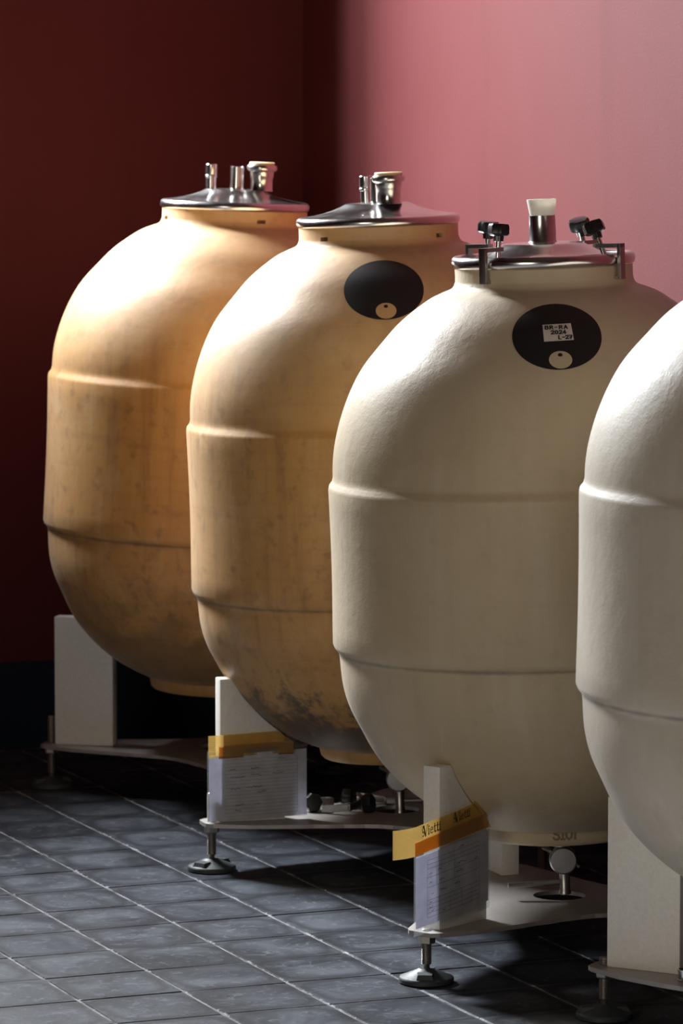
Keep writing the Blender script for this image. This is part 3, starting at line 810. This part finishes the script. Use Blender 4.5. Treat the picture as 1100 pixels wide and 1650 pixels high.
def document(T, s0, s1, h0, h1, tilt, label, rows, seed, sleeve_ext):
    rnd = random.Random(seed)
    F = Face(T, T['az']); org = F.at(s0, h0, 0)
    # the sheet stands a little off the block and bellies slightly
    def d(S, j): return 0.0035 + 0.004 * math.sin(PI * (S - s0) / (s1 - s0)) + 0.002 * math.sin(9 * S)
    root = tag(empty('paper_form', org), label, 'paper form', 'paper forms taped to support blocks')
    sheet_strip(F, s0, s1, h0, h1, tilt, d, origin=org).build('sheet', M['paper'], root, smooth=True, angle=60)
    e0, e1, eb, et = sleeve_ext
    sheet_strip(F, s0 - e0, s1 + e1, h0 - eb, h1 + et, tilt, lambda S, j: d(S, j) + 0.0022, origin=org, thick=0.0003).build('plastic_sleeve', M['sleeve'], root, smooth=True, angle=60)
    W, H = s1 - s0, h1 - h0
    g = []; pen = []
    def sk(q): return [(x, y + tilt * x) for x, y in q]
    def X(f): return s0 + W * f
    def Yv(f): return h0 + H * f
    lw = 0.0009
    if rows == 'grid':
        for f in (0.14, 0.86): g.append(rect(X(f), X(f) + lw, Yv(0.10), Yv(0.90)))
        for f in (0.10, 0.16, 0.22, 0.28, 0.34, 0.52, 0.66, 0.78, 0.84, 0.90): g.append(rect(X(0.14), X(0.86), Yv(f), Yv(f) + lw))
        for f in (0.30, 0.44, 0.60, 0.74): g.append(rect(X(f), X(f) + lw, Yv(0.10), Yv(0.34)))
        for f in (0.26, 0.5): g.append(rect(X(f), X(f) + lw, Yv(0.52), Yv(0.84)))
        spots = [(0.17, 0.70, 3), (0.28, 0.72, 5), (0.17, 0.57, 3), (0.30, 0.58, 6), (0.20, 0.42, 2), (0.30, 0.43, 9), (0.56, 0.93, 7), (0.55, 0.71, 12), (0.52, 0.60, 9), (0.50, 0.44, 7), (0.17, 0.30, 3), (0.17, 0.24, 4), (0.20, 0.18, 3), (0.34, 0.13, 4), (0.78, 0.68, 5)]
    else:
        for k in range(17): g.append(rect(X(0.16), X(0.90), Yv(0.06 + 0.053 * k), Yv(0.06 + 0.053 * k) + lw * 0.7))
        g.append(rect(X(0.90), X(0.90) + lw, Yv(0.06), Yv(0.90)))
        spots = [(0.20, 0.76, 7), (0.42, 0.76, 9), (0.21, 0.64, 14), (0.42, 0.66, 10), (0.64, 0.66, 12), (0.22, 0.46, 9), (0.38, 0.48, 14), (0.26, 0.22, 8), (0.26, 0.14, 6), (0.48, 0.40, 9), (0.46, 0.22, 5), (0.70, 0.88, 6)]
    for fx, fy, nl in spots:      # handwriting: small runs of wavy strokes
        x, y = X(fx), Yv(fy); pts = [(x, y)]
        for k in range(nl):
            x += 0.0028; pts.append((x, y + rnd.uniform(-0.0016, 0.0034)))
        pen += ribbon(pts, 0.0011)
    face_quads(F, [sk(q) for q in g], d, org, 0.0014).build('printed_rules', M['grid'], root)['kind'] = 'stuff'
    face_quads(F, [sk(q) for q in pen], d, org, 0.0017).build('handwriting', M['pen'], root)['kind'] = 'stuff'
    return root
document(T2, -0.030, 0.232, 0.004, 0.178, 0.03, 'lined handwritten sheet reaching down to the plate under the ochre tank', 'lines', 3, (0.006, 0.001, 0.002, 0.012))
document(T3, -0.088, 0.172, 0.026, 0.190, 0.11, 'tilted ruled form in a clear sleeve on the buff tank\'s block', 'grid', 5, (0.009, 0.003, 0.016, 0.004))

def tape(T, prof, s0, s1, h0, h1, tilt, label, curl, second, words):
    F = Face(T, T['az']); org = F.at(s0, h0, 0)
    def d(S, j):
        b = 0.010 + 0.0012 * math.sin(40 * S)
        if S < curl: b -= (curl - S) ** 2 * 9.0
        if S > 0.15: b += (S - 0.15) * 0.25
        return b
    def cl(h):                 # stop at the curve of the tank
        return 0.487 - 0.008 - prof_r(prof, T['ptop'] + h - T['z'] + math.tan(math.radians(T['lean'])) * 0.4 * math.cos(math.radians(T['az']))) if T['ptop'] + h - T['z'] > 0.055 else 0.26
    root = tag(empty('packing_tape', org), label, 'packing tape', 'strips of amber packing tape')
    sheet_strip(F, s0, s1, h0, h1, tilt, d, n=28, origin=org, thick=0.0004, clip=cl).build('tape_strip', M['tape'], root, smooth=True, angle=60)
    a, b, c, e = second
    sheet_strip(F, a, b, c, e, tilt, lambda S, j: d(S, j) - 0.0025, n=20, origin=org, thick=0.0004, clip=cl).build('under_strip', M['tape2'], root, smooth=True, angle=60)
    for (x, y, sz) in words:
        q = [[(px, py + tilt * px) for px, py in r] for r in serif_quads('Vietti', x, y, sz)]
        face_quads(F, q, d, org, 0.0014).build('lettering', M['ink'], root)['kind'] = 'stuff'
    return root
tape(T2, p2, -0.034, 0.192, 0.172, 0.230, 0.03, 'plain crumpled amber tape across the ochre tank\'s block', -0.03, (-0.006, 0.192, 0.168, 0.201), [])
tape(T3, p3, -0.146, 0.170, 0.197, 0.264, 0.12, 'amber tape with black lettering and a loose curled end', -0.09, (-0.100, 0.165, 0.197, 0.229), [(-0.072, 0.236, 0.0225), (0.040, 0.240, 0.021)])

# ------------------------------------------------------------------ steel ring standing on the nearest plate
X, Y = C2R(0.742, 8.84)
rg = MB().lathe([(0.0225, 0.0), (0.0225, 0.003), (0.021, 0.004), (0.021, 0.020), (0.0225, 0.021), (0.0225, 0.0245), (0.0205, 0.025), (0.0185, 0.0245), (0.0185, 0.0)], 40, cap0=False, cap1=False)
nv = 40; rg.f += [(k, (k + 1) % nv, 8 * nv + (k + 1) % nv, 8 * nv + k) for k in range(nv)]
rg = rg.build('steel_ring', M['steel'], smooth=True, angle=40)
rg.location = (X, Y, T4['ptop'])
tag(rg, 'small open steel ring standing on the nearest tank\'s plate', 'ring')
print('TILES', ntile)
